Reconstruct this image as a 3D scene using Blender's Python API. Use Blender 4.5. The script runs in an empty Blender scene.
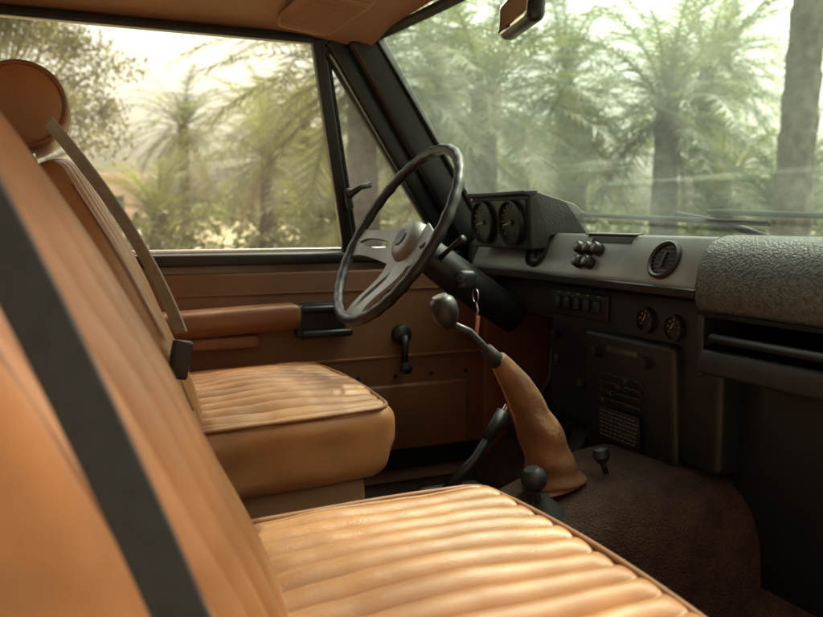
import bpy, bmesh, math, random
from mathutils import Vector, Matrix, noise, Euler
random.seed(7)
R=math.radians
scene=bpy.context.scene
COL=scene.collection

# ---------------------------------------------------------------- materials
def nt(name):
    m=bpy.data.materials.new(name); m.use_nodes=True
    return m,m.node_tree,m.node_tree.nodes,m.node_tree.links
def mat(name,col,rough=.5,metal=0,var=.12,vscale=6,bump=.0,bscale=200,col2=None,spec=.5,bdist=.002,rvar=.1,sheen=0,wr=0,wscale=14,detail=3):
    m,t,N,L=nt(name)
    b=N['Principled BSDF']
    b.inputs['Metallic'].default_value=metal
    b.inputs['Specular IOR Level'].default_value=spec
    if sheen: b.inputs['Sheen Weight'].default_value=sheen
    tc=N.new('ShaderNodeTexCoord')
    n=N.new('ShaderNodeTexNoise'); n.inputs['Scale'].default_value=vscale; n.inputs['Detail'].default_value=detail
    L.new(tc.outputs['Object'],n.inputs['Vector'])
    rp=N.new('ShaderNodeValToRGB')
    c2=col2 if col2 else tuple(c*(1-var*2) for c in col)
    rp.color_ramp.elements[0].color=(*c2,1); rp.color_ramp.elements[0].position=.32
    rp.color_ramp.elements[1].color=(*[min(1,c*(1+var*.6)) for c in col],1); rp.color_ramp.elements[1].position=.68
    L.new(n.outputs['Fac'],rp.inputs['Fac']); L.new(rp.outputs['Color'],b.inputs['Base Color'])
    mr=N.new('ShaderNodeMapRange'); mr.inputs['To Min'].default_value=min(1,rough+rvar); mr.inputs['To Max'].default_value=max(0,rough-rvar)
    L.new(n.outputs['Fac'],mr.inputs['Value']); L.new(mr.outputs['Result'],b.inputs['Roughness'])
    if bump>0:
        v=N.new('ShaderNodeTexNoise'); v.inputs['Scale'].default_value=bscale; v.inputs['Detail'].default_value=1; out=v.outputs['Fac']
        L.new(tc.outputs['Object'],v.inputs['Vector'])
        bp=N.new('ShaderNodeBump'); bp.inputs['Strength'].default_value=bump; bp.inputs['Distance'].default_value=bdist
        L.new(out,bp.inputs['Height'])
        if wr>0:
            v2=N.new('ShaderNodeTexNoise'); v2.inputs['Scale'].default_value=wscale; v2.inputs['Detail'].default_value=2; v2.inputs['Distortion'].default_value=.3
            L.new(tc.outputs['Object'],v2.inputs['Vector'])
            bp2=N.new('ShaderNodeBump'); bp2.inputs['Strength'].default_value=wr; bp2.inputs['Distance'].default_value=.006
            L.new(v2.outputs['Fac'],bp2.inputs['Height']); L.new(bp2.outputs['Normal'],bp.inputs['Normal'])
        L.new(bp.outputs['Normal'],b.inputs['Normal'])
    return m

M={}
M['leather']=mat('tan_leather',(.37,.172,.068),.40,var=.14,vscale=7,bump=.35,bscale=420,bdist=.001,wr=.25,detail=5)
M['cloth']=mat('tan_pleated_leather',(.40,.185,.072),.42,var=.15,vscale=8,bump=.5,bscale=520,bdist=.001,wr=.14,wscale=20,detail=5)
M['piping']=mat('piping',(.27,.12,.05),.45,var=.1,vscale=30)
M['door']=mat('door_card_vinyl',(.19,.085,.040),.5,var=.16,vscale=4,bump=.3,bscale=350,bdist=.001,wr=.25,wscale=8)
M['lining']=mat('roof_lining',(.27,.13,.066),.8,var=.06,vscale=4,bump=.3,bscale=300)
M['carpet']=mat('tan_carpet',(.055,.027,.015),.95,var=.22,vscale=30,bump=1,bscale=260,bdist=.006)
M['suede']=mat('gear_gaiter_leather',(.175,.073,.026),.7,var=.2,vscale=14,bump=.5,bscale=130,bdist=.002)
M['seatbox']=mat('seat_base_paint',(.26,.16,.09),.6,var=.1,vscale=8)
M['black']=mat('black_plastic',(.012,.013,.014),.42,var=.2,vscale=20)
M['blackpaint']=mat('black_frame_paint',(.010,.012,.014),.38,var=.25,vscale=9)
M['rubber']=mat('rubber',(.010,.010,.010),.7)
M['dash']=mat('dash_vinyl',(.034,.038,.038),.5,var=.3,vscale=9,bump=.6,bscale=330,bdist=.0015)
M['dashgrey']=mat('dash_pad_grey',(.080,.085,.079),.48,var=.26,vscale=110,bump=1,bscale=260,bdist=.003)
M['silver']=mat('fascia_grey',(.22,.225,.215),.36,metal=.2,var=.15,vscale=12)
M['spoke']=mat('wheel_spoke_grey',(.22,.22,.21),.40,metal=.25,var=.12,vscale=14)
M['chrome']=mat('chrome',(.7,.7,.7),.18,metal=1,var=.05,rvar=.05)
M['dark']=mat('dark_plastic_lower',(.007,.007,.008),.5,var=.3,vscale=12)
M['belt']=mat('belt_webbing',(.024,.034,.044),.65,var=.1,vscale=60,bump=.7,bscale=700)
M['beltlight']=mat('belt_webbing_grey',(.42,.40,.34),.7,var=.1,vscale=60,bump=.5,bscale=700)
M['paint']=mat('car_paint_sand',(.42,.36,.26),.25,var=.03,vscale=3)
M['white']=mat('print_white',(.45,.45,.42),.6)
M['tag']=mat('key_tag_red',(.45,.14,.10),.6)
M['amber']=mat('dial_mark',(.6,.5,.35),.6)
M['mirror']=mat('mirror_glass',(.8,.82,.8),.03,metal=1,var=.01,rvar=.01)

def glass(name,tint,dust,dustcol,scale=5,streak=0,lo=.35,hi=.75,base=.0):
    m,t,N,L=nt(name)
    for n in list(N):
        if n.type=='BSDF_PRINCIPLED': N.remove(n)
    out=N['Material Output']
    tr=N.new('ShaderNodeBsdfTransparent'); tr.inputs['Color'].default_value=(*tint,1)
    tl=N.new('ShaderNodeBsdfTranslucent'); tl.inputs['Color'].default_value=(*dustcol,1)
    gl=N.new('ShaderNodeBsdfGlossy'); gl.inputs['Roughness'].default_value=.02
    tc=N.new('ShaderNodeTexCoord')
    no=N.new('ShaderNodeTexNoise'); no.inputs['Scale'].default_value=scale; no.inputs['Detail'].default_value=4; no.inputs['Roughness'].default_value=.6
    L.new(tc.outputs['Object'],no.inputs['Vector'])
    mr=N.new('ShaderNodeMapRange'); mr.inputs['From Min'].default_value=lo; mr.inputs['From Max'].default_value=hi
    mr.inputs['To Min'].default_value=base; mr.inputs['To Max'].default_value=dust
    L.new(no.outputs['Fac'],mr.inputs['Value'])
    fac=mr.outputs['Result']
    if streak:
        mp2=N.new('ShaderNodeMapping'); mp2.inputs['Rotation'].default_value=(R(28),0,0); mp2.inputs['Scale'].default_value=(1,1.2,26)
        L.new(tc.outputs['Object'],mp2.inputs['Vector'])
        w=N.new('ShaderNodeTexNoise'); w.inputs['Scale'].default_value=1.3; w.inputs['Detail'].default_value=3
        L.new(mp2.outputs[0],w.inputs['Vector'])
        m3=N.new('ShaderNodeMapRange'); m3.inputs['From Min'].default_value=.60; m3.inputs['From Max'].default_value=.74; m3.inputs['To Min'].default_value=0; m3.inputs['To Max'].default_value=streak
        L.new(w.outputs['Fac'],m3.inputs['Value'])
        ad=N.new('ShaderNodeMath'); ad.operation='ADD'
        L.new(m3.outputs['Result'],ad.inputs[0]); L.new(fac,ad.inputs[1]); fac=ad.outputs[0]
    mx=N.new('ShaderNodeMixShader'); L.new(fac,mx.inputs[0]); L.new(tr.outputs[0],mx.inputs[1]); L.new(tl.outputs[0],mx.inputs[2])
    lw=N.new('ShaderNodeLayerWeight'); lw.inputs['Blend'].default_value=.5
    pw=N.new('ShaderNodeMath'); pw.operation='POWER'; pw.inputs[1].default_value=5; L.new(lw.outputs['Facing'],pw.inputs[0])
    ma=N.new('ShaderNodeMath'); ma.operation='MULTIPLY_ADD'; ma.inputs[1].default_value=.6; ma.inputs[2].default_value=.03; L.new(pw.outputs[0],ma.inputs[0])
    mx2=N.new('ShaderNodeMixShader'); L.new(ma.outputs[0],mx2.inputs[0]); L.new(mx.outputs[0],mx2.inputs[1]); L.new(gl.outputs[0],mx2.inputs[2])
    L.new(mx2.outputs[0],out.inputs['Surface'])
    return m
M['screen']=glass('windscreen_glass',(.74,.91,.84),.10,(.68,.88,.78),3.2,.08,base=.026)
M['glass']=glass('door_glass',(.97,.97,.90),.07,(.95,.88,.7),6,base=.025)
M['qglass']=glass('quarter_glass',(.70,.76,.72),.09,(.8,.8,.75),6,base=.035)

def leafmat(name,c1,c2,trans=.35,scale=1.2):
    m,t,N,L=nt(name)
    b=N['Principled BSDF']; out=N['Material Output']
    b.inputs['Roughness'].default_value=.45
    tc=N.new('ShaderNodeTexCoord'); oi=N.new('ShaderNodeObjectInfo')
    n=N.new('ShaderNodeTexNoise'); n.inputs['Scale'].default_value=scale; n.inputs['Detail'].default_value=2
    L.new(tc.outputs['Object'],n.inputs['Vector'])
    ad=N.new('ShaderNodeMath'); ad.operation='MULTIPLY_ADD'; ad.inputs[1].default_value=.35
    L.new(oi.outputs['Random'],ad.inputs[0]); L.new(n.outputs['Fac'],ad.inputs[2])
    rp=N.new('ShaderNodeValToRGB'); rp.color_ramp.elements[0].color=(*c1,1); rp.color_ramp.elements[0].position=.4
    rp.color_ramp.elements[1].color=(*c2,1); rp.color_ramp.elements[1].position=.9
    L.new(ad.outputs[0],rp.inputs['Fac']); L.new(rp.outputs['Color'],b.inputs['Base Color'])
    tl=N.new('ShaderNodeBsdfTranslucent'); 
    hs=N.new('ShaderNodeHueSaturation'); hs.inputs['Value'].default_value=1.9; hs.inputs['Saturation'].default_value=1.1
    L.new(rp.outputs['Color'],hs.inputs['Color']); L.new(hs.outputs['Color'],tl.inputs['Color'])
    mx=N.new('ShaderNodeMixShader'); mx.inputs[0].default_value=trans
    L.new(b.outputs[0],mx.inputs[1]); L.new(tl.outputs[0],mx.inputs[2]); L.new(mx.outputs[0],out.inputs['Surface'])
    return m
M['palm']=leafmat('palm_leaf',(.042,.062,.030),(.150,.155,.062),.40)
M['tree']=leafmat('tree_leaf',(.048,.058,.026),(.165,.145,.06),.42)
M['shrub']=leafmat('shrub_leaf',(.042,.062,.026),(.14,.145,.055),.38,.5)
M['dead']=mat('dry_frond',(.24,.17,.09),.8,var=.2)
M['trunk']=mat('palm_trunk',(.10,.08,.06),.9,var=.3,vscale=8,bump=1,bscale=30,bdist=.03)
M['bark']=mat('bark',(.13,.10,.07),.9,var=.3,vscale=8,bump=1,bscale=40,bdist=.03)
M['wall']=mat('building_render',(.42,.30,.25),.85,var=.06,vscale=1)
M['window']=mat('window_dark',(.05,.06,.07),.15)
M['ground']=mat('sandy_ground',(.36,.30,.20),.95,var=.12,vscale=.25,bump=.6,bscale=6,bdist=.05,col2=(.20,.20,.10))

# ---------------------------------------------------------------- helpers
def empty(name):
    e=bpy.data.objects.new(name,None); COL.objects.link(e); e.empty_display_size=.1; return e
def mobj(name,V,F,mats,parent=None,smooth=True,mi=None,mw=None):
    me=bpy.data.meshes.new(name); me.from_pydata([tuple(v) for v in V],[],F); me.update()
    if not isinstance(mats,(list,tuple)): mats=[mats]
    for m in mats: me.materials.append(m)
    if mi: me.polygons.foreach_set('material_index',mi)
    me.polygons.foreach_set('use_smooth',[smooth]*len(me.polygons))
    o=bpy.data.objects.new(name,me); COL.objects.link(o)
    if mw is not None: o.matrix_world=mw
    if parent: o.parent=parent
    return o
def fixn(o):
    bm=bmesh.new(); bm.from_mesh(o.data); bmesh.ops.recalc_face_normals(bm,faces=bm.faces); bm.to_mesh(o.data); bm.free(); return o
def bevel(o,w,s=3):
    if w>0:
        b=o.modifiers.new('bevel','BEVEL'); b.width=w; b.segments=s; b.limit_method='ANGLE'; b.angle_limit=R(35)
    return o
def box(name,size,loc,mat_,parent=None,rot=(0,0,0),bv=.004,taper=None):
    sx,sy,sz=[s/2 for s in size]
    V=[Vector((x*sx,y*sy,z*sz)) for x in(-1,1) for y in(-1,1) for z in(-1,1)]
    if taper: V=[taper(v) for v in V]
    F=[(0,1,3,2),(4,6,7,5),(0,4,5,1),(2,3,7,6),(0,2,6,4),(1,5,7,3)]
    o=mobj(name,V,F,mat_,parent,smooth=(bv>0),mw=Matrix.Translation(loc)@Euler(rot).to_matrix().to_4x4())
    fixn(o); bevel(o,bv); return o
def beam(name,p0,p1,w,h,mat_,parent=None,side=None,bv=.004):
    p0,p1=Vector(p0),Vector(p1); d=(p1-p0).normalized()
    s=Vector(side) if side else d.cross(Vector((0,0,1)))
    s=(s-d*s.dot(d)).normalized(); u=s.cross(d).normalized()
    V=[p+s*a*w/2+u*b*h/2 for p in(p0,p1) for a in(-1,1) for b in(-1,1)]
    F=[(0,1,3,2),(4,6,7,5),(0,4,5,1),(2,3,7,6),(0,2,6,4),(1,5,7,3)]
    o=mobj(name,V,F,mat_,parent); fixn(o); bevel(o,bv); return o
def tubedata(pts,radii,seg=12,closed=False,rfn=None):
    pts=[Vector(p) for p in pts]; n=len(pts)
    if not isinstance(radii,(list,tuple)): radii=[radii]*n
    V=[];F=[]
    prev=None
    for i,p in enumerate(pts):
        if closed: t=(pts[(i+1)%n]-pts[i-1]).normalized()
        else: t=(pts[min(i+1,n-1)]-pts[max(i-1,0)]).normalized()
        if prev is None:
            a=Vector((0,0,1)) if abs(t.z)<.9 else Vector((1,0,0))
            s=t.cross(a).normalized()
        else: s=(prev-t*prev.dot(t)).normalized()
        prev=s; b=t.cross(s)
        for k in range(seg):
            A=2*math.pi*k/seg; r=radii[i]
            if rfn: r=rfn(i,k,r)
            V.append(p+s*math.cos(A)*r+b*math.sin(A)*r)
    m=n if closed else n-1
    for i in range(m):
        for k in range(seg):
            a=i*seg+k; b=i*seg+(k+1)%seg; j=(i+1)%n
            F.append((a,b,j*seg+(k+1)%seg,j*seg+k))
    if not closed:
        F.append(tuple(range(seg))[::-1]); F.append(tuple((n-1)*seg+k for k in range(seg)))
    return V,F
def tube(name,pts,radii,mat_,parent=None,seg=12,closed=False,rfn=None,mw=None):
    V,F=tubedata(pts,radii,seg,closed,rfn); o=mobj(name,V,F,mat_,parent,mw=mw); return fixn(o)
def axisM(loc,z,up=(0,0,1)):
    z=Vector(z).normalized(); x=Vector(up).cross(z)
    if x.length<1e-4: x=Vector((1,0,0))
    x.normalize(); y=z.cross(x)
    m=Matrix((x,y,z)).transposed().to_4x4(); m.translation=Vector(loc); return m
def lathe(name,prof,mat_,loc,z,parent=None,seg=32):
    V=[];F=[];n=len(prof)
    for r,h in prof:
        for k in range(seg):
            A=2*math.pi*k/seg; V.append(Vector((r*math.cos(A),r*math.sin(A),h)))
    for i in range(n-1):
        for k in range(seg):
            F.append((i*seg+k,i*seg+(k+1)%seg,(i+1)*seg+(k+1)%seg,(i+1)*seg+k))
    if prof[0][0]>1e-5: F.append(tuple(range(seg))[::-1])
    if prof[-1][0]>1e-5: F.append(tuple((n-1)*seg+k for k in range(seg)))
    o=mobj(name,V,F,mat_,parent,mw=axisM(loc,z)); fixn(o)
    es=o.modifiers.new('es','EDGE_SPLIT'); es.split_angle=R(40); return o
def rounded(name,size,r,n,mat_,parent=None,deform=None,mw=None):
    hx,hy,hz=[s/2 for s in size]; idx={};V=[];D=[];F=[]
    h=(hx,hy,hz)
    def add(p):
        k=tuple(round(c,6) for c in p)
        if k in idx: return idx[k]
        inner=Vector([max(-(h[i]-r),min(h[i]-r,p[i])) for i in range(3)])
        d=Vector(p)-inner
        d=d.normalized() if d.length>0 else Vector((0,0,1))
        q=inner+d*r
        if deform: q=deform(q,d)
        idx[k]=len(V); V.append(q); return idx[k]
    for ax in range(3):
        a,b=(ax+1)%3,(ax+2)%3
        for sg in(-1,1):
            for i in range(n[a]):
                for j in range(n[b]):
                    q=[]
                    for (ii,jj) in((i,j),(i+1,j),(i+1,j+1),(i,j+1)):
                        p=[0,0,0]; p[ax]=sg*h[ax]; p[a]=-h[a]+2*h[a]*ii/n[a]; p[b]=-h[b]+2*h[b]*jj/n[b]
                        q.append(add(p))
                    if sg<0: q=q[::-1]
                    if len(set(q))==4: F.append(tuple(q))
    o=mobj(name,V,F,mat_,parent,mw=mw); return o
def extr(name,prof,y0,y1,mat_,parent=None,ny=1,bv=0,yfn=None):
    V=[];F=[];n=len(prof)
    for j in range(ny+1):
        y=y0+(y1-y0)*j/ny
        for x,z in prof: V.append(Vector((x+(yfn(y) if yfn else 0),y,z)))
    for j in range(ny):
        for i in range(n):
            F.append((j*n+i,j*n+(i+1)%n,(j+1)*n+(i+1)%n,(j+1)*n+i))
    F.append(tuple(range(n))[::-1]); F.append(tuple(ny*n+i for i in range(n)))
    o=mobj(name,V,F,mat_,parent); fixn(o); bevel(o,bv)
    es=o.modifiers.new('es','EDGE_SPLIT'); es.split_angle=R(38); return o
def sstep(a,b,x):
    t=max(0,min(1,(x-a)/(b-a))); return t*t*(3-2*t)

# ---------------------------------------------------------------- seats
def make_seat(name,yc,xf,xj,zt,blen,W=.52,a0=17,a1=33,conv=.06,cexp=2.0,hr=(-.035,.055),r=.062):
    E=empty(name)
    L=xf-xj+.12; H=.135; hx,hy=L/2,W/2
    pitch=.043; zone=.2365; bzone=.237
    def groove(y,p=pitch): return (1-abs(math.sin(math.pi*(y/p+.5)))**.62)
    def dc(p,d):
        top=sstep(.1,.6,d.z)
        x,y,z=p
        crown=.020*(1-(x/hx)**2)*(1-(y/hy)**2)*top
        m=sstep(zone+.006,zone-.004,abs(y))*top*sstep(hx-.008,hx-.045,x)
        wr=noise.noise(Vector((x*7+yc*5,y*7,0)))*.006*top+noise.noise(Vector((x*26+yc*5,y*11,2)))*.0018*top
        q=Vector((x,y*(1-.05*sstep(0,hx,x)**2),z+crown+wr))
        yw=y+noise.noise(Vector((x*6,y*4,yc)))*.0035
        q+=Vector((0,0,-1))*groove(yw)*.020*m
        q.x+=.015*(1-(y/hy)**2)*sstep(0,hx,x)
        if z<0: q.x-=.02*sstep(0,hx,x)*(-z/(H/2))
        fr=sstep(.3,.9,d.x); q.x+=noise.noise(Vector((y*7,z*18,yc*3)))*.007*fr
        sd=sstep(.3,.9,-d.y); q.y+=noise.noise(Vector((x*9,z*20,yc*3)))*.006*sd
        return q
    mw=Matrix.Translation((xf-L/2-.01,yc,zt-H/2))@Matrix.Rotation(R(-1.5),4,'Y')
    rounded('cushion',(L,W,H),.032,(56,260,16),M['cloth'],E,dc,mw)
    ex,ey=hx-.028,hy-.033
    P=[]
    for (cx,cy,a) in((ex-.03+.008,ey,0),(-ex,ey,90),(-ex,-ey,180),(ex-.03+.008,-ey,270)):
        for k in range(6):
            A=R(a+k*18); P.append((cx+.028*math.cos(A),cy+.028*math.sin(A)))
    Q=[]
    for i in range(len(P)):
        x0,y0=P[i]; x1,y1=P[(i+1)%len(P)]; n=max(1,int(math.hypot(x1-x0,y1-y0)/.02))
        for k in range(n): Q.append((x0+(x1-x0)*k/n,y0+(y1-y0)*k/n))
    P3=[]
    for x,y in Q:
        yy=y*(1-.05*sstep(0,hx,x)**2); cr=.020*(1-(x/hx)**2)*(1-(y/hy)**2)
        P3.append(Vector((x+.015*(1-(y/hy)**2)*sstep(0,hx,x)+.008*sstep(0,hx,x),yy,H/2-.006+cr)))
    tube('cushion_piping',P3,.0042,M['piping'],E,8,True,mw=mw)
    T=.13; s0=-.06
    def path(s):
        n=14; x,z=xj,zt-.01; 
        ds=s/n
        for i in range(n):
            t=(i+.5)*ds/blen; a=R(a0+(a1-a0)*t); x-=math.sin(a)*ds; z+=math.cos(a)*ds
        a=R(a0+(a1-a0)*s/blen); return x,z,a
    LL=blen-s0
    def db(p,d):
        s=p.x+LL/2+s0; y=p.y; t=p.z
        x,z,a=path(s)
        f=s/blen
        front=sstep(.1,.6,d.z); 
        wy=1-.16*sstep(.45,1.0,f)**1.5
        m=sstep(bzone+.006,bzone-.004,abs(y))*front*sstep(1.0,.90,f)
        back=-conv*abs(y/hy)**cexp
        back+=noise.noise(Vector((s*8,y*8,yc)))*.004*front
        tt=t-T/2+back-groove(y,.0431)*.022*m
        return Vector((x+math.cos(a)*tt,yc+y*wy,z+math.sin(a)*tt))
    rounded('backrest',(LL,W,T),.028,(70,260,14),M['cloth'],E,db)
    for sg in(-1,1):
        PP=[db(Vector((.05+(blen-.10)*i/39-LL/2-s0,sg*(hy-.014),T/2-.008)),Vector((0,0,-1))) for i in range(40)]
        tube('backrest_piping',PP,.0042,M['piping'],E,8)
    box('seat_base',(L-.07,W-.06,.20),(xf-L/2-.03,yc,zt-H-.10+.006),M['seatbox'],E,bv=.012)
    box('seat_runner',(L-.02,.03,.022),(xf-L/2-.01,yc-W/2+.015,zt-H-.055),M['seatbox'],E,bv=.004)
    x,z,a=path(blen)
    hx_,hz_=x+hr[0]-math.sin(a)*hr[1],z+math.cos(a)*hr[1]
    hl=.13
    prof=[(0.0,-hl-.004),(.03,-hl-.002),(r-.016,-hl),(r-.006,-hl+.005),(r,-hl+.016)]+[(r+.004*math.cos(k*math.pi/8-math.pi/2),-hl+.016+(2*hl-.032)*k/8) for k in range(1,8)]+[(r,hl-.016),(r-.006,hl-.005),(r-.016,hl),(.03,hl+.002),(0,hl+.004)]
    lathe('headrest',prof,M['leather'],(hx_,yc,hz_),(0,1,0),E,40).modifiers.clear()
    for sg in(-1,1):
        tube('headrest_piping',[(hx_+(r-.006)*math.cos(A),yc+sg*(hl-.004),hz_+(r-.006)*math.sin(A)) for A in [2*math.pi*k/32 for k in range(32)]],.004,M['piping'],E,8,True)
        tube('headrest_post',[(x-.05,yc+sg*.06,z-.06),(hx_,yc+sg*.06,hz_)],.006,M['chrome'],E,10)
    lathe('recliner_knob',[(0,0),(.03,0),(.034,.006),(.034,.02),(.028,.028),(0,.028)],M['black'],(xj-.06,yc-hy-.0,zt-.05),(0,-1,0),E)
    return E
make_seat('car_seat',-.375,-.085,-.466,.905,.60,a0=19.5,a1=34,conv=.085,cexp=1.6)
make_seat('car_seat',.395,-.112,-.432,.965,.50,a0=17,a1=32,conv=.030,hr=(-.028,.078),r=.070)

# ---------------------------------------------------------------- seat belts
def belt(name,pts,w,mat_,wd,buckle=None):
    E=empty(name); V=[];F=[]
    pts=[Vector(p) for p in pts]; wd=Vector(wd).normalized(); n=len(pts)
    th=.0012
    for i,p in enumerate(pts):
        t=(pts[min(i+1,n-1)]-pts[max(i-1,0)]).normalized(); s=(wd-t*wd.dot(t)).normalized(); u=t.cross(s)
        for a,b in((-1,-1),(1,-1),(1,1),(-1,1)): V.append(p+s*a*w/2+u*b*th)
    for i in range(n-1):
        for k in range(4): F.append((i*4+k,i*4+(k+1)%4,(i+1)*4+(k+1)%4,(i+1)*4+k))
    F+= [(0,1,2,3),((n-1)*4,(n-1)*4+1,(n-1)*4+2,(n-1)*4+3)]
    fixn(mobj('webbing',V,F,mat_,E,smooth=False)); return E
def bez(p0,p1,p2,n=24):
    p0,p1,p2=map(Vector,(p0,p1,p2)); return [p0*(1-t)**2+p1*2*t*(1-t)+p2*t*t for t in [i/n for i in range(n+1)]]
b=belt('seat_belt',bez((-.80,-.655,1.49),(-.665,-.665,1.27),(-.51,-.662,.74)),.042,M['belt'],(1,-.9,.2))
box('anchor',(.05,.02,.06),(-.80,-.668,1.50),M['black'],b)
b=belt('seat_belt',bez((-.670,.18,1.44),(-.545,.155,1.28),(-.495,.140,1.12)),.030,M['beltlight'],(.55,-1,.25))
box('buckle',(.03,.02,.06),(-.500,.125,1.08),M['black'],b,rot=(0,.2,0))

# ---------------------------------------------------------------- car body
body=empty('car_body')
def lining_z(x,y,off=0):
    return 1.748+off-.046*min(1.2,abs(y)/.62)**5-.03*sstep(-.25,.05,x)
def sheet(name,fx,nu,nv,mat_,parent,smooth=True):
    V=[];F=[]
    for i in range(nu+1):
        for j in range(nv+1): V.append(Vector(fx(i/nu,j/nv)))
    for i in range(nu):
        for j in range(nv): F.append((i*(nv+1)+j,i*(nv+1)+j+1,(i+1)*(nv+1)+j+1,(i+1)*(nv+1)+j))
    return mobj(name,V,F,mat_,parent,smooth)
def bow(y): return .03*(1-(y/.62)**2)
sheet('roof_lining',lambda u,v:(-2.3+(2.3+.0+bow(-.62+1.24*v))*u,-.62+1.24*v,lining_z(-2.3+2.3*u,-.62+1.24*v)),30,30,M['lining'],body)
sheet('roof_skin',lambda u,v:(-2.35+(2.35+.03+bow(-.66+1.32*v))*u,-.66+1.32*v,lining_z(-2.3+2.3*u,(-.66+1.32*v)*.94,.035)),30,30,M['paint'],body)
tube('header_seal',[(.008+bow(y),y,1.706) for y in [-.61+1.22*k/24 for k in range(25)]],.011,M['rubber'],body,10)
beam('side_header',(-2.3,.640,1.70),(.0,.628,1.70),.03,.03,M['paint'],body)
beam('side_header',(-2.3,-.640,1.70),(.0,-.628,1.70),.03,.03,M['paint'],body)
for sg in(1,-1):
    beam('a_pillar',(.335,sg*.705,1.225),(-.022,sg*.607,1.715),.085,.05,M['blackpaint'],body,side=(1,0,.8),bv=.012)
    beam('a_pillar_seal',(.372,sg*.70,1.235),(.012,sg*.600,1.712),.016,.05,M['rubber'],body,side=(1,0,.8),bv=.006)
    beam('b_pillar',(-.93,sg*.715,.60),(-.93,sg*.715,1.22),.10,.05,M['door'],body,side=(1,0,0))
    beam('b_pillar_upper',(-.93,sg*.715,1.215),(-.93,sg*.625,1.70),.09,.04,M['lining'],body,side=(1,0,0))
    beam('rear_quarter',(-1.6,sg*.73,.60),(-1.6,sg*.73,1.215),1.3,.04,M['paint'],body,side=(1,0,0))
    beam('d_pillar',(-2.25,sg*.715,1.21),(-2.22,sg*.625,1.70),.12,.04,M['paint'],body,side=(1,0,0))
    beam('kick_panel',(.50,sg*.69,.60),(.50,sg*.69,1.20),.30,.03,M['door'],body,side=(1,0,0))
    beam('sill',(-.95,sg*.74,.56),(.6,sg*.74,.56),.10,.10,M['paint'],body)
    extr('front_wing',[(.40,.62),(.42,1.20),(1.0,1.19),(1.85,1.15),(1.90,.90),(1.86,.62),(1.68,.62),(1.60,.82),(1.42,.93),(1.20,.93),(1.02,.82),(.94,.62)],sg*.755,sg*.87,M['paint'],body,bv=.02)
    for wx in(1.31,-1.25):
        lathe('wheel',[(0,.03),(.06,.05),(.10,.03),(.19,.02),(.20,.05),(.215,.10),(.30,.11),(.355,.08),(.365,0),(.355,-.08),(.30,-.11),(.2,-.10),(0,-.1)],M['rubber'],(wx,sg*.74,.365),(0,sg,0),body,40)
box('rear_bulkhead',(.04,1.4,.6),(-2.33,0,.9),M['paint'],body)
box('rear_bench',(.45,1.2,.28),(-1.45,0,.84),M['leather'],body,bv=.05)
box('rear_bench_back',(.14,1.2,.5),(-1.72,0,1.15),M['leather'],body,rot=(0,-.25,0),bv=.05)
def hood(u,v):
    x=.46+1.42*u; y=-.757+1.514*v
    return (x,y,1.205-.05*u-.02*abs(y/.75)**8+.012*sstep(.55,.62,abs(y))-.10*sstep(.93,1,u)**2)
sheet('bonnet',hood,30,40,M['paint'],body)
box('scuttle',(.10,1.5,.05),(.44,0,1.205),M['blackpaint'],body,bv=.01)
box('grille',(.06,1.3,.35),(1.87,0,.92),M['black'],body)
box('front_bumper',(.1,1.75,.14),(1.98,0,.68),M['blackpaint'],body,bv=.02)
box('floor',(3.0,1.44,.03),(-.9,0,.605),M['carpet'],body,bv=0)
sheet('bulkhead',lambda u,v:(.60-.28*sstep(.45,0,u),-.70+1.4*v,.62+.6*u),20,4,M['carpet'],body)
def tun(u,v):
    x=-1.1+1.72*u; a=math.pi*v
    w=.15+.09*sstep(.05,.5,x); h=.17+.07*sstep(-.05,.25,x)
    c=math.cos(a); s=math.sin(a)
    return (x,w*math.copysign(abs(c)**.5,c),.62+h*abs(s)**.5)
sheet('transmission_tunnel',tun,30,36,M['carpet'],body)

sv=empty('sun_visor')
def dv(p,d):
    q=p.copy()
    k=1-.25*sstep(.05,.075,abs(p.x)); q.y*=k
    if d.z<0: q.z-= .003*math.cos(p.y*2*math.pi/.014)*sstep(.15,.1,abs(p.y))
    return q
rounded('pad',(.12,.30,.03),.0148,(20,140,6),M['lining'],sv,dv,Matrix.Translation((-.165,.42,1.708))@Matrix.Rotation(R(6),4,'Y'))
tube('visor_rod',[(-.105,.25,1.712),(-.105,.56,1.700)],.004,M['chrome'],sv)

# ---------------------------------------------------------------- windscreen
ws=empty('windshield')
def gp(y,v,o=0):
    hw=.69-.09*v; k=1-(y/.69)**2
    return Vector((.372-.372*v+(.045-.012*v)*k+o,y*hw/.69,1.245+.462*v+o*.8))
sheet('glass',lambda u,v:gp(-.69+1.38*v,u),16,32,M['screen'],ws)
tube('lower_seal',[gp(-.68+1.36*k/30,.02) for k in range(31)],.011,M['rubber'],ws,8)
for py,ty in((-.16,.26),(-.62,-.20)):
    w_=empty('windshield_wiper')
    a=gp(py,-.01,.022); b_=gp(py+.20,.10,.020)
    tube('arm',[a,a.lerp(b_,.5)+Vector((.01,0,.006)),b_],[.008,.006,.005],M['rubber'],w_,8)
    tube('blade',[gp(py-.02+(ty-py+.16)*k/14,.075+.045*k/14,.012) for k in range(15)],.0055,M['rubber'],w_,6)
    lathe('pivot',[(0,0),(.016,0),(.014,.02),(0,.024)],M['black'],a-Vector((0,0,.015)),(.3,0,1),w_)

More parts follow.
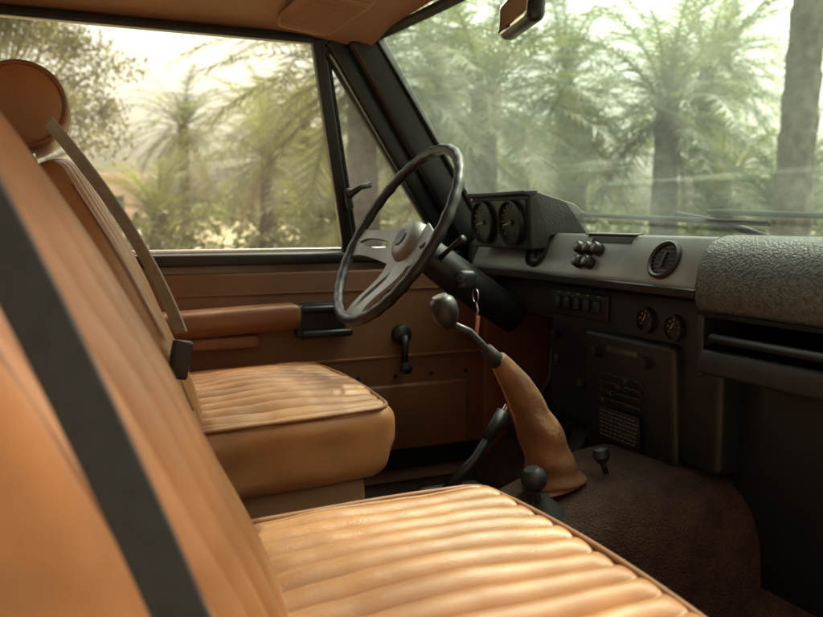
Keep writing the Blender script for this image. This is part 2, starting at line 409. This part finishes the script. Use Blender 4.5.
rm=empty('rearview_mirror')
mm=Matrix.Translation((.015,-.025,1.620))@Matrix.Rotation(R(-13),4,'Z')@Matrix.Rotation(R(4),4,'Y')
def dm(p,d):
    q=p.copy(); q.z*=1-.12*(p.y/.12)**2; q.x+= .25*q.y*q.y; return q
rounded('shell',(.030,.15,.062),.013,(8,30,10),M['black'],rm,dm,mm)
rounded('glass',(.004,.138,.050),.0018,(2,24,6),M['mirror'],rm,lambda p,d:dm(p,d)+Vector((-.0155,0,0)),mm)
tube('stem',[(.03,-.02,1.622),(.040,-.01,1.66),(.035,0,1.70)],[.008,.006,.012],M['black'],rm)
lathe('joint',[(0,-.012),(.011,-.006),(.013,0),(.011,.006),(0,.012)],M['black'],(.032,-.025,1.622),(0,0,1),rm)

# ---------------------------------------------------------------- doors
def yd(z): return .715-.10*max(0,(z-1.21))/.48
def make_door(name):
    E=empty(name)
    zt=1.205
    extr('door_card',[(-.88,.66),(-.88,zt-.03),(.37,zt-.03),(.37,.66)],.690,.712,M['door'],E,bv=.006)
    extr('outer_skin',[(-.88,.60),(-.88,zt),(.40,zt),(.40,.60)],.735,.765,M['paint'],E,bv=.008)
    beam('sill_trim',(-.88,.715,zt),(.38,.715,zt),.055,.028,M['blackpaint'],E,bv=.007)
    beam('waist_strip',(-.88,.742,zt+.018),(.30,.742,zt+.018),.008,.010,M['chrome'],E,bv=.002)
    beam('frame_top',(-.88,yd(1.69),1.692),(-.05,yd(1.69),1.692),.022,.020,M['blackpaint'],E,bv=.004)
    beam('frame_rear',(-.88,yd(1.21),1.21),(-.88,yd(1.69),1.69),.03,.024,M['blackpaint'],E,side=(1,0,0))
    beam('quarterlight_post',(-.012,yd(1.21)-.004,1.20),(-.118,yd(1.69)-.002,1.695),.030,.024,M['blackpaint'],E,side=(1,0,0),bv=.005)
    beam('quarterlight_frame',(.010,yd(1.21)-.004,1.205),(-.098,yd(1.69)-.002,1.68),.008,.016,M['rubber'],E,side=(1,0,0),bv=.002)
    beam('frame_front',(.285,yd(1.21),1.20),(-.085,yd(1.69),1.70),.045,.030,M['blackpaint'],E,side=(1,0,.75),bv=.007)
    beam('quarterlight_edge',(.245,yd(1.21)-.003,1.21),(-.100,yd(1.69)-.003,1.665),.007,.016,M['rubber'],E,side=(1,0,.75),bv=.002)
    V=[(-.87,yd(1.2),1.2),(-.012,yd(1.2),1.2),(-.118,yd(1.69),1.69),(-.87,yd(1.69),1.69)]
    mobj('window_glass',[Vector(v)+Vector((0,.004,0)) for v in V],[(0,1,2,3)],M['glass'],E)
    V=[(-.008,yd(1.2),1.2),(.27,yd(1.2),1.2),(-.105,yd(1.69),1.69),(-.112,yd(1.69),1.69)]
    mobj('quarter_glass',[Vector(v)+Vector((0,.004,0)) for v in V],[(0,1,2,3)],M['qglass'],E)
    box('catch_base',(.018,.02,.05),(-.030,yd(1.34)-.022,1.345),M['black'],E,rot=(0,-.2,0),bv=.005)
    tube('catch_lever',[(-.03,yd(1.34)-.03,1.352),(-.005,yd(1.34)-.038,1.372),(.020,yd(1.34)-.04,1.378)],[.009,.007,.008],M['black'],E)
    for k in range(4): box('glass_sticker',(.008,.001,.010-.002*(k%2)),(.022,yd(1.25+.013*k)-.002,1.240+.014*k),M['white'],E,bv=0)
    def da(p,d):
        q=p.copy(); q.y+= .018*sstep(.0,.03,-p.z)*(1 if p.y<0 else 0); q.z+=.006*math.sin(p.x*6); return q
    rounded('armrest',(.34,.075,.062),.014,(30,8,8),M['door'],E,da,Matrix.Translation((-.33,.655,1.068)))
    rounded('armrest_lower',(.24,.045,.032),.01,(20,6,6),M['door'],E,None,Matrix.Translation((-.37,.668,1.020)))
    box('pull_recess',(.125,.012,.075),(-.095,.688,1.062),M['dark'],E,bv=.006)
    box('pull_handle',(.11,.022,.016),(-.095,.672,1.086),M['black'],E,bv=.006)
    box('pull_handle_lower',(.13,.02,.018),(-.085,.674,1.026),M['black'],E,bv=.006)
    box('pull_end',(.016,.03,.075),(-.154,.672,1.060),M['black'],E,bv=.005)
    lathe('winder_boss',[(0,0),(.026,0),(.024,.014),(.012,.022),(0,.024)],M['black'],(.115,.690,1.01),(0,-1,0),E)
    tube('winder_arm',[(.115,.668,1.01),(.116,.662,.975),(.112,.662,.93)],[.011,.008,.008],M['black'],E)
    lathe('winder_knob',[(0,0),(.012,.002),(.015,.012),(.013,.026),(0,.03)],M['black'],(.112,.665,.93),(0,-1,0),E)
    beam('card_seam',(-.86,.6885,.955),(.36,.6885,.955),.004,.006,M['piping'],E,bv=.001)
    beam('card_seam',(-.86,.6885,1.125),(.36,.6885,1.125),.003,.004,M['door'],E,bv=.001)
    beam('pocket',(-.1,.682,.80),(.30,.682,.80),.02,.17,M['door'],E,bv=.008)
    box('kick_strip',(1.2,.006,.05),(-.25,.686,.69),M['black'],E,bv=.002)
    for k in range(6): lathe('card_stud',[(0,0),(.006,0),(.005,.003),(0,.004)],M['black'],(-.2+.1*k,.690,.905),(0,-1,0),E,12)
    return E
make_door('car_door')
d2=make_door('car_door')
d2.matrix_world=Matrix.Translation((.40,-.75,0))@Matrix.Rotation(R(72),4,'Z')@Matrix.Translation((-.40,.75,0))@Matrix.Scale(-1,4,(0,1,0))

# ---------------------------------------------------------------- dashboard
da_=empty('dashboard')
extr('top_pad',[(.425,1.235),(.425,1.258),(.36,1.266),(.335,1.266),(.325,1.262),(.325,1.235)],-.67,.67,M['dash'],da_)
extr('fascia',[(.34,1.17),(.3245,1.2655),(.318,1.268),(.311,1.263),(.277,1.192),(.276,1.182),(.283,1.176),(.30,1.172)],-.150,.615,M['silver'],da_,bv=.0015)
extr('fascia_lip',[(.275,1.176),(.272,1.184),(.267,1.182),(.268,1.170),(.276,1.166),(.31,1.164),(.31,1.170)],-.152,.617,M['black'],da_)
extr('passenger_pad',[(.40,1.262),(.352,1.271),(.325,1.270),(.300,1.262),(.280,1.244),(.268,1.218),(.264,1.190),(.266,1.165),(.276,1.150),(.30,1.146),(.34,1.146),(.36,1.20)],-.68,-.158,M['dashgrey'],da_,ny=4)
extr('pad_underlip',[(.268,1.150),(.272,1.142),(.30,1.138),(.34,1.138),(.34,1.145),(.28,1.1455)],-.68,-.158,M['black'],da_)
def fpt(y,s): return Vector((.277+.034*s,y,1.192+.071*s))
nf=Vector((-.071,0,.034)).normalized()
for y in(.345,-.055):
    c=fpt(y,.48)
    lathe('air_vent_ring',[(.036,-.001),(.036,.006),(.032,.009),(.028,.006),(.027,-.012),(.0,-.014)],M['black'],c,nf,da_,36)
    for k in range(-3,4):
        h=k*.0072; w=2*math.sqrt(max(0,.0265**2-h*h))
        o=box('vent_slat',(w,.0014,.010),(0,0,0),M['dark'],da_,bv=0)
        o.matrix_world=axisM(c+nf*.000,nf)@Matrix.Translation((0,h,.001))@Matrix.Rotation(R(20),4,'X')
    o=box('vent_tab',(.005,.03,.006),(0,0,0),M['black'],da_,bv=.001); o.matrix_world=axisM(c+nf*.004,nf)
for dy,ds in((.022,.62),(-.006,.62),(-.034,.62),(.010,.25),(-.022,.25)):
    c=fpt(.165+dy,ds); lathe('knob',[(.011,0),(.0125,.004),(.0115,.018),(.009,.021),(0,.022)],M['black'],c,nf,da_,20)
    lathe('knob_cap',[(.0055,0),(.0055,.0012),(0,.0012)],M['silver'],c+nf*.0215,nf,da_,16)
o=box('top_panel',(.15,.022,.003),(0,0,0),M['dash'],da_,bv=.001); o.matrix_world=axisM((.3175,.12,1.2685),(-.1,0,1),up=(-1,0,0.01))
o=box('top_badge',(.12,.010,.002),(0,0,0),M['dash'],da_,bv=.0005); o.matrix_world=axisM(fpt(.11,.90)+nf*.0008,nf)
box('centre_panel',(.12,.50,.30),(.385,.09,1.015),M['dark'],da_,bv=.012)
box('centre_stack',(.12,.26,.30),(.372,.06,.93),M['dark'],da_,rot=(0,-.06,0),bv=.012)
box('driver_lower_panel',(.10,.30,.10),(.40,.50,1.12),M['dark'],da_,bv=.01)
box('passenger_panel',(.10,.55,.36),(.42,-.42,.86),M['dark'],da_,bv=.01)
FX=.3245
n0=(-1,0,0)
box('switch_panel',(.006,.20,.052),(FX-.001,.235,1.120),M['black'],da_,bv=.002)
for k in range(5):
    box('rocker_switch',(.010,.018,.026),(FX-.006,.165+.034*k,1.122),M['dark'],da_,rot=(0,.15,0),bv=.003)
    box('switch_symbol',(.001,.007,.002),(FX-.0045,.165+.034*k,1.142),M['white'],da_,bv=0)
for y,z in((.022,1.112),(-.052,1.106)):
    lathe('aux_gauge',[(0,.004),(.019,.004),(.020,.010),(.023,.010),(.025,0)],M['black'],(FX,y,z),n0,da_,32)
    for k in range(7):
        A=R(-120+40*k); box('gauge_mark',(.001,.0012,.004),(FX-.005,y+.015*math.sin(A),z+.015*math.cos(A)),M['white'],da_,rot=(-A,0,0),bv=0)
    box('needle',(.001,.0012,.014),(FX-.006,y+.003,z+.004),M['amber'],da_,rot=(.6,0,0),bv=0)
box('radio',(.02,.17,.048),(FX-.008,.07,1.040),M['black'],da_,bv=.004)
box('radio_dial',(.002,.09,.014),(FX-.0190,.07,1.047),M['window'],da_,bv=.001)
for y in(-.003,.143): lathe('radio_knob',[(.011,0),(.010,.014),(0,.015)],M['black'],(FX-.018,y,1.038),n0,da_,20)
for k in range(4):
    box('heater_slot',(.004,.12,.006),(.306-.001*k,.07,.995-.016*k),M['black'],da_,bv=.001)
    box('heater_lever',(.018,.009,.008),(.298,.04+.022*k,.995-.016*k),M['black'],da_,bv=.002)
box('info_plate',(.003,.12,.062),(.3035,.07,.900),M['black'],da_,rot=(0,-.06,0),bv=.001)
V=[];F=[]
for k in range(7):
    y=.124
    while y>.02:
        ww=random.uniform(.006,.015); z=.924-.008*k
        x=.3035-.0021-(.900-z)*-.06
        b0=len(V); V+=[(x,y,z-.001),(x,y-ww,z-.001),(x,y-ww,z+.001),(x,y,z+.001)]; F.append((b0,b0+1,b0+2,b0+3)); y-=ww+.003
mobj('plate_print',V,F,M['spoke'],da_,smooth=False)
for y,z in((.285,1.0),(.30,1.05),(.20,.96)):
    lathe('pull_knob',[(.004,0),(.004,.012),(.011,.016),(.011,.024),(0,.027)],M['black'],(FX+.002,y,z),n0,da_,18)
box('tray_floor',(.16,.50,.012),(.36,-.42,1.060),M['dark'],da_,bv=.003)
box('tray_lip',(.018,.515,.040),(.278,-.42,1.070),M['black'],da_,rot=(0,.12,0),bv=.005)
box('tray_end',(.13,.014,.10),(.335,-.165,1.095),M['black'],da_,bv=.004)
tube('grab_rail',[(.275,-.185,1.100),(.262,-.20,1.112),(.262,-.63,1.112),(.275,-.65,1.100)],.007,M['black'],da_,10)
box('dash_end',(.14,.06,.11),(.36,.645,1.19),M['dash'],da_,bv=.02)

ic=empty('instrument_cluster')
extr('housing',[(.252,1.232),(.243,1.345),(.250,1.354),(.262,1.356),(.36,1.330),(.385,1.312),(.395,1.262),(.30,1.262),(.29,1.235)],.305,.560,M['dash'],ic,bv=.004)
nI=Vector((-.113,0,-.009)).normalized()
extr('face_bezel',[(.2505,1.240),(.2415,1.340),(.2395,1.338),(.2485,1.238)],.315,.550,M['black'],ic)
extr('face_hood',[(.246,1.345),(.226,1.350),(.228,1.357),(.262,1.3585),(.262,1.352)],.303,.562,M['dash'],ic,bv=.002)
for y in(.370,.495):
    c=Vector((.2435,y,1.290))
    lathe('dial_ring',[(.049,0),(.049,.010),(.045,.012),(.044,.003),(0,.002)],M['black'],c,nI,ic,40)
    lathe('dial_face',[(.0435,.0036),(0,.0036)],M['black'],c,nI,ic,40)
    for k in range(13):
        A=R(-130+k*260/12); 
        o=box('dial_mark',(.0016,.007,.0008),(0,0,0),M['white'],ic,bv=0); o.matrix_world=axisM(c+nI*.0045,nI)@Matrix.Rotation(-A,4,'Z')@Matrix.Translation((0,.037,0))
    o=box('dial_needle',(.0018,.036,.001),(0,0,0),M['amber'],ic,bv=0); o.matrix_world=axisM(c+nI*.0055,nI)@Matrix.Rotation(R(100),4,'Z')@Matrix.Translation((0,.016,0))
    lathe('needle_cap',[(.006,0),(.005,.003),(0,.003)],M['black'],c+nI*.005,nI,ic,16)

# ---------------------------------------------------------------- steering wheel
sw=empty('steering_wheel')
SW=Matrix(((0,.515,-.857),(-1,0,0),(0,.857,.515))).to_4x4(); SW.translation=Vector((-.034,.37,1.268))
RR=.201
N_=128
tube('rim',[SW@Vector((RR*math.cos(2*math.pi*k/N_),RR*math.sin(2*math.pi*k/N_),0)) for k in range(N_)],[.0112+.0009*math.cos(2*math.pi*k/N_*32) for k in range(N_)],M['black'],sw,16,True)
def spoke(ang,w0,w1):
    V=[];F=[];n=14
    for side in(-1,1):
        base=len(V)
        for i in range(n+1):
            t=i/n; rr=.035+(RR-.043)*t
            wo=(w0*(1-t)+w1*t)/2+.010*(1-t)**3+.012*t**6
            wi=.0 if (t<.28 or t>.86) else .011*math.sin(math.pi*(t-.28)/.58)**.4
            z=-.035+.033*sstep(.15,.95,t)
            for (yy,zz) in((wi*side,z+.003),(wo*side,z+.0),(wo*side,z-.006),(wi*side,z-.004)): V.append(Vector((rr,yy,zz)))
        for i in range(n):
            for k in range(4): F.append((base+i*4+k,base+i*4+(k+1)%4,base+(i+1)*4+(k+1)%4,base+(i+1)*4+k))
    o=mobj('spoke',V,F,M['spoke'],sw,mw=SW@Matrix.Rotation(R(ang),4,'Z')); fixn(o)
    es=o.modifiers.new('es','EDGE_SPLIT'); es.split_angle=R(40)
spoke(-8,.085,.050); spoke(188,.085,.050); spoke(270,.095,.060)
zl=Vector((-.857,0,.515))
lathe('hub_pad',[(.0,.014),(.028,.013),(.040,.008),(.048,-.004),(.05,-.018)],M['spoke'],SW@Vector((0,0,-.028)),zl,sw,40)
lathe('horn_badge',[(0,.003),(.018,.003),(.020,0)],M['black'],SW@Vector((0,0,-.015)),zl,sw,32)
tube('column_shroud',[SW@Vector((0,0,-.045)),SW@Vector((0,0,-.075)),SW@Vector((0,-.006,-.16)),SW@Vector((0,-.012,-.34))],[.030,.036,.040,.038],M['black'],sw,20)
for (u,l,dv_) in((1,.15,.02),(-1,.14,.0)):
    tube('stalk',[SW@Vector((.03*u,0,-.10)),SW@Vector((.09*u,dv_,-.085)),SW@Vector((l*u,dv_*1.6,-.07))],[.006,.005,.008],M['black'],sw,10)
box('ignition',(.04,.04,.04),SW@Vector((.04,-.01,-.17)),M['black'],sw,bv=.01)
lathe('ignition_lock',[(.011,0),(.010,.008),(.003,.010),(.003,.024),(0,.024)],M['black'],SW@Vector((.06,-.015,-.15)),(-.5,-.8,.2),sw,16)
# key ring with a tag hanging from the lock
tube('key_ring',[(.118,.305+.012*math.cos(A),1.140+.014*math.sin(A)) for A in [2*math.pi*k/20 for k in range(20)]],.0012,M['chrome'],sw,6,True)
tube('key_cord',[(.118,.303,1.127),(.121,.300,1.110),(.119,.303,1.098)],.0018,M['white'],sw,6)
box('key_tag',(.012,.004,.050),(.120,.302,1.074),M['tag'],sw,rot=(.05,.08,.5),bv=.0015)

# ---------------------------------------------------------------- gear lever
gl=empty('gear_lever')
kp=Vector((-.105,0,1.152))
lathe('knob',[(0,.024),(.012,.023),(.020,.017),(.023,.006),(.022,-.008),(.016,-.021),(.010,-.030),(0,-.032)],M['black'],kp,(-.35,0,.9),gl,24)
lathe('knob_cap',[(0,.0015),(.012,.001),(.013,-.002)],M['spoke'],kp+Vector((-.35,0,.9)).normalized()*.024,(-.35,0,.9),gl,20)
pp=[kp+Vector((.006,0,-.02)),Vector((-.06,0,1.115)),Vector((-.005,0,1.062)),Vector((.03,0,1.02))]
tube('shaft',pp,[.006,.0065,.007,.009],M['blackpaint'],gl,12)
tube('collar',[Vector((-.028,0,1.085)),Vector((-.004,0,1.060))],[.010,.014],M['rubber'],gl,14)
gpts=[];gr=[]
ctrl=[((-.006,0,1.067),.014),((.008,0,1.050),.019),((.030,0,1.020),.025),((.056,0,.975),.031),((.078,0,.930),.036),((.092,0,.895),.039),((.102,0,.865),.043),((.107,0,.848),.049),((.109,0,.838),.054)]
nn=48
for i in range(nn+1):
    t=i/nn*(len(ctrl)-1); j=min(int(t),len(ctrl)-2); f=t-j
    gpts.append(Vector(ctrl[j][0]).lerp(Vector(ctrl[j+1][0]),f)); gr.append(ctrl[j][1]*(1-f)+ctrl[j+1][1]*f)
def gw(i,k,r):
    A=2*math.pi*k/40; t=i/nn
    q=r*(1+.05*math.sin(t*30+1.6*math.sin(A*2))*sstep(.1,.5,t)+.10*noise.noise(Vector((math.cos(A)*1.5,math.sin(A)*1.5,t*5))))
    c=abs(math.cos(2*A)); return q*(1+.08*(1-c)*t)
tube('gaiter',gpts,gr,M['suede'],gl,40,rfn=gw)
tube('gaiter_seam',[p+Vector((-.55,-.0,-.45)).normalized()*gr[i]*1.03 for i,p in enumerate(gpts)][2:-2],.002,M['piping'],gl,6)
tl=empty('transfer_lever')
tube('shaft',[(.06,-.05,.80),(.045,-.052,.83),(.035,-.055,.865)],.006,M['blackpaint'],tl)
lathe('knob',[(0,.020),(.012,.019),(.020,.010),(.022,0),(.019,-.012),(.010,-.02),(0,-.021)],M['black'],(.033,-.055,.872),(-.3,0,1),tl,24)
lathe('boot',[(.045,0),(.040,.012),(.02,.03),(.010,.045)],M['rubber'],(.062,-.05,.795),(-.2,0,1),tl,24)
dl=empty('differential_lock_knob')
tube('stem',[(.20,-.03,.85),(.185,-.035,.88)],.005,M['black'],dl)
lathe('knob',[(0,.014),(.012,.012),(.016,0),(.010,-.012),(0,-.014)],M['black'],(.184,-.035,.888),(-.2,0,1),dl,20)
hb=empty('handbrake_lever')
tube('lever',[(-.05,.115,.80),(.02,.12,.86),(.075,.125,.93)],[.012,.009,.008],M['blackpaint'],hb)
tube('grip',[(.045,.122,.893),(.082,.126,.94)],[.012,.013],M['black'],hb)
lathe('button',[(.006,0),(.006,.012),(0,.014)],M['chrome'],(.083,.126,.941),(.6,.05,.8),hb,14)
box('bracket',(.12,.05,.05),(-.03,.115,.79),M['black'],hb,bv=.01)
for nm,y in(('clutch_pedal',.52),('brake_pedal',.40),('accelerator_pedal',.28)):
    e=empty(nm); box('pad',(.016,.07 if nm!='accelerator_pedal' else .05,.06 if nm!='accelerator_pedal' else .13),(.36,y,.80),M['rubber'],e,rot=(0,.5,0),bv=.006)
    tube('arm',[(.37,y,.80),(.45,y,.90),(.46,y,1.05)],.008,M['blackpaint'],e)

# ---------------------------------------------------------------- outdoor setting
mobj('ground',[(-700,-700,0),(700,-700,0),(700,700,0),(-700,700,0)],[(0,1,2,3)],M['ground'])
def frond(V,F,MI,base,az,e0,L,droop,mi,npair=38,w=.035,rng=random):
    segs=12; p=Vector(base); pts=[p.copy()]; tang=[]
    ca,sa=math.cos(az),math.sin(az)
    for i in range(segs):
        t=(i+.5)/segs; e=e0-droop*t**1.3
        d=Vector((ca*math.cos(e),sa*math.cos(e),math.sin(e))); tang.append(d); p=p+d*L/segs; pts.append(p.copy())
    side=Vector((-sa,ca,0))
    for i in range(segs):
        r0=.03*(1-i/segs)+.006; b=len(V)
        V.extend([pts[i]-side*r0,pts[i]+side*r0,pts[i+1]+side*r0*.9,pts[i+1]-side*r0*.9]); F.append((b,b+1,b+2,b+3)); MI.append(mi)
    for k in range(npair):
        t=.10+.90*(k+.5)/npair; f=t*segs; j=min(int(f),segs-1); q=pts[j].lerp(pts[j+1],f-j); d=tang[j]
        up=side.cross(d)*-1
        if up.z<0: up=-up
        ll=L*.20*(math.sin(math.pi*min(1,t*.80+.16))**.7)*rng.uniform(.8,1.1)+.04
        for sg in(-1,1):
            dr=(side*sg*rng.uniform(.75,1)+d*rng.uniform(.55,.95)+up*rng.uniform(.05,.45)).normalized()
            tip=q+dr*ll+Vector((0,0,-ll*rng.uniform(.1,.5)))
            wv=d*w*.5
            b=len(V)
            V.extend([q-wv,q+wv,tip]); F.append((b,b+1,b+2)); MI.append(mi)
def palm_mesh(name,seed,H,L,nf,npair=38,w=.045,lo=-50,lean=.0):
    rng=random.Random(seed); V=[];F=[];MI=[]
    n=int(H/.09); pts=[];rad=[]
    for i in range(n+1):
        z=H*i/n; pts.append((lean*(z/H)**2,0,z)); rad.append((.24-.07*z/H+.08*math.exp(-z*2))*(1+.10*((i%3)/3.))) 
    v,f=tubedata(pts,rad,14,rfn=lambda i,k,r:r*(1+.12*((k+i//3)%2)))
    V+=v;F+=f;MI+=[0]*len(f)
    top=Vector((lean,0,H))
    for i in range(26):
        A=i*2.4; zz=H-.9+i*.035; o=Vector((math.cos(A),math.sin(A),0)); b=len(V)
        c=Vector((top.x,0,zz))+o*.16; s=Vector((-o.y,o.x,0))*.05; t=c+o*.22+Vector((0,0,.28))
        V.extend([c-s,c+s,t+s*.4,t-s*.4]); F.append((b,b+1,b+2,b+3)); MI.append(0)
    for i in range(nf):
        t=i/nf; az=i*2.399+rng.uniform(-.2,.2); e=R(82-(82-lo)*t**.85+rng.uniform(-7,7))
        frond(V,F,MI,top+Vector((math.cos(az)*.1,math.sin(az)*.1,-.35*t)),az,e,L*rng.uniform(.85,1.1)*(1-.15*abs(t-.4)),R(rng.uniform(55,85))*(1-.4*t),1 if (t<.93 or rng.random()<.4) else 2,npair,w,rng)
    me=bpy.data.meshes.new(name); me.from_pydata([tuple(v) for v in V],[],F)
    for m in('trunk','palm','dead'): me.materials.append(M[m])
    me.polygons.foreach_set('material_index',MI); me.update(); return me
PM={'a':palm_mesh('palm_a',1,5.2,3.1,54),'b':palm_mesh('palm_b',2,3.4,2.9,52,lo=-35),'c':palm_mesh('palm_c',3,7.2,3.3,50,lean=.6),'d':palm_mesh('palm_d',4,1.5,2.7,42,lo=-5)}
def palm(k,x,y,rz=0,s=1,z=0):
    o=bpy.data.objects.new('palm_tree',PM[k]); COL.objects.link(o); o.location=(x,y,z); o.rotation_euler=(0,0,rz); o.scale=(s,s,s*random.uniform(.95,1.05))
palm('a',4.6,34.8,0,1.0); palm('b',4.7,20.5,1,.95); palm('b',4.1,11.6,2,1.15); palm('d',7.2,24,3,1.1); palm('d',2.0,22,.6,1.0)
palm('c',10,42,1.5); palm('a',-4,48,2.5,1.1); palm('a',12.5,38,4); palm('d',5.6,16.5,5,.9); palm('a',8,28,2.2,.95)
palm('b',6.3,11.4,.4,1.1); palm('a',10.9,15.6,1.2,.9); palm('b',10.2,11.2,2.4,1.05); palm('a',17,17.3,3.2,1.05); palm('c',8.6,6.85,.2,1.0)
palm('d',9.0,13.6,1.6,1.0); palm('d',13,12.5,4,1.15); palm('b',14.5,20,2.9,1.1); palm('a',8.2,17.5,5.1); palm('c',20,12,.9,1.05); palm('d',11,9.0,.3,.9)
palm('b',15,8.0,3.7); palm('a',13,26,1.9,1.1); palm('c',22,22,4.4); palm('d',17,11,5.5,1.2)
palm('a',-9,-10,1); palm('c',12,-9,2); palm('a',-14,6,3); palm('c',24,-2,1.1)
palm('c',5.95,.5,.3,1.0)   # unseen palm added for shade: its outer fronds dapple the seats

def leafcloud(V,F,MI,c,rad,n,size,mi,rng):
    c=Vector(c)
    for i in range(n):
        u=Vector((rng.gauss(0,1),rng.gauss(0,1),rng.gauss(0,1))).normalized()*(rng.random()**.45)
        p=c+Vector((u.x*rad[0],u.y*rad[1],u.z*rad[2]))
        a=Vector((rng.gauss(0,1),rng.gauss(0,1),rng.gauss(0,1)-.6)).normalized(); b_=a.cross(Vector((rng.gauss(0,1),rng.gauss(0,1),rng.gauss(0,1)))).normalized()
        s=size*rng.uniform(.6,1.3); b=len(V)
        V.extend([p,p+a*s*.5+b_*s*.22,p+a*s,p+a*s*.5-b_*s*.22]); F.append((b,b+1,b+2,b+3)); MI.append(mi)
def broadleaf(name,seed,x,y,H,Rr,nclump=70,nl=150,size=.14):
    rng=random.Random(seed); V=[];F=[];MI=[]
    v,f=tubedata([(0,0,0),(.1,.05,H*.2),(.05,.1,H*.45),(.1,.05,H*.7)],[.28,.2,.14,.06],10); V+=v;F+=f;MI+=[0]*len(f)
    for i in range(nclump):
        A=rng.uniform(0,6.28); e=rng.uniform(-.5,1.4); rr=Rr*rng.uniform(.45,1)
        c=Vector((math.cos(A)*math.cos(e)*rr,math.sin(A)*math.cos(e)*rr,H*.6+math.sin(e)*H*.40*rng.uniform(.6,1)))
        if i%3==0:
            s0=Vector((.06,.08,H*rng.uniform(.2,.55))); v,f=tubedata([s0,s0.lerp(c,.5)+Vector((0,0,.2)),c],[.07,.045,.015],6)
            o=len(V); V+=v; F+=[tuple(q+o for q in ff) for ff in f]; MI+=[0]*len(f)
        leafcloud(V,F,MI,c,[Rr*rng.uniform(.14,.26)]*2+[Rr*rng.uniform(.10,.2)],nl,size,1,rng)
    mobj(name,V,F,[M['bark'],M['tree']],None,False,MI,Matrix.Translation((x,y,0)))
broadleaf('broadleaf_tree',11,-1.9,17.5,6.3,2.9,90,220,.12)
broadleaf('broadleaf_tree',12,-6,20,7,3.6,50,120)
broadleaf('broadleaf_tree',13,15,32,6.5,4,50,110,.2)
rng=random.Random(5); V=[];F=[];MI=[]
for i in range(130):
    th=R(rng.uniform(12,98)); d=rng.uniform(19,34)
    c=Vector((-.7+math.cos(th)*d,-1.1+math.sin(th)*d,rng.uniform(.3,.9)))
    leafcloud(V,F,MI,c,(rng.uniform(.8,1.8),rng.uniform(.8,1.8),rng.uniform(.5,1.2)),220,.22,0,rng)
mobj('shrubs',V,F,M['shrub'],None,False,MI)
V=[];F=[];MI=[]
for i in range(230):
    th=R(rng.uniform(-20,150)); d=rng.uniform(72,110)
    c=Vector((math.cos(th)*d,math.sin(th)*d,rng.uniform(.8,3.6)))
    leafcloud(V,F,MI,c,(rng.uniform(2.5,5),rng.uniform(2.5,5),rng.uniform(1.5,2.6)),170,.7,0,rng)
mobj('distant_trees',V,F,M['shrub'],None,False,MI)
vh=empty('rendered_house')
box('walls',(13,9,4.2),(-.9,66,2.1),M['wall'],vh,bv=.02)
box('parapet',(13.4,9.4,.5),(-.9,66,4.45),M['wall'],vh,bv=.05)
for k in range(4):
    box('window_glass',(1.3,.1,1.5),(-5.5+3.0*k,61.48,2.3),M['window'],vh,bv=0)
    box('window_sill',(1.6,.3,.12),(-5.5+3.0*k,61.4,1.48),M['wall'],vh,bv=.01)
vh=empty('rendered_house')  # unseen house, added behind the camera to block sky light from the cabin
box('walls',(16,6,5.2),(-3,-7.4,2.6),M['wall'],vh,bv=.02)
box('parapet',(16.3,6.3,.4),(-3,-7.4,5.35),M['wall'],vh,bv=.04)
for k in range(4):
    box('window_frame',(1.5,.10,1.7),(-8.5+3.6*k,-4.37,2.0),M['bark'],vh,bv=.01)
    box('window_glass',(1.3,.10,1.5),(-8.5+3.6*k,-4.34,2.0),M['window'],vh,bv=0)
box('door',(1.1,.12,2.2),(3.6,-4.36,1.1),M['bark'],vh,bv=.01)

# ---------------------------------------------------------------- light
EL,AZ=56,10
s=Vector((math.cos(R(EL))*math.cos(R(AZ)),math.cos(R(EL))*math.sin(R(AZ)),math.sin(R(EL))))
ld=bpy.data.lights.new('sun','SUN'); ld.energy=5; ld.angle=R(.5); ld.color=(1,.89,.71)
lo=bpy.data.objects.new('sun',ld); COL.objects.link(lo); lo.rotation_euler=s.to_track_quat('Z','Y').to_euler(); lo.location=(5,-5,10)
W=bpy.data.worlds.new('World'); scene.world=W; W.use_nodes=True
N=W.node_tree.nodes; L=W.node_tree.links
sk=N.new('ShaderNodeTexSky'); sk.sky_type='NISHITA'; sk.sun_disc=False; sk.sun_elevation=R(EL); sk.sun_rotation=R(90-AZ); sk.dust_density=8; sk.air_density=1.5
hs=N.new('ShaderNodeHueSaturation'); hs.inputs['Saturation'].default_value=.35
mx=N.new('ShaderNodeMix'); mx.data_type='RGBA'; mx.blend_type='MULTIPLY'; mx.inputs['Factor'].default_value=1
mx.inputs['B'].default_value=(3.6,3.3,2.8,1)
L.new(sk.outputs[0],hs.inputs['Color']); L.new(hs.outputs['Color'],mx.inputs['A']); 
bg=N['Background']; L.new(mx.outputs['Result'],bg.inputs['Color']); bg.inputs['Strength'].default_value=.15

# ---------------------------------------------------------------- camera
cd=bpy.data.cameras.new('camera'); cam=bpy.data.objects.new('camera',cd); COL.objects.link(cam); scene.camera=cam
cd.sensor_width=36; cd.lens=35; cd.clip_start=.02; cd.clip_end=2000
cam.location=(-.67,-1.14,1.295)
yaw,pit=R(24),R(6.3)
f=Vector((math.sin(yaw)*math.cos(pit),math.cos(yaw)*math.cos(pit),-math.sin(pit)))
cam.rotation_euler=f.to_track_quat('-Z','Y').to_euler()
cd.dof.use_dof=True; cd.dof.focus_distance=1.42; cd.dof.aperture_fstop=4.8
scene.view_settings.view_transform='Standard'; scene.view_settings.look='None'; scene.view_settings.exposure=0
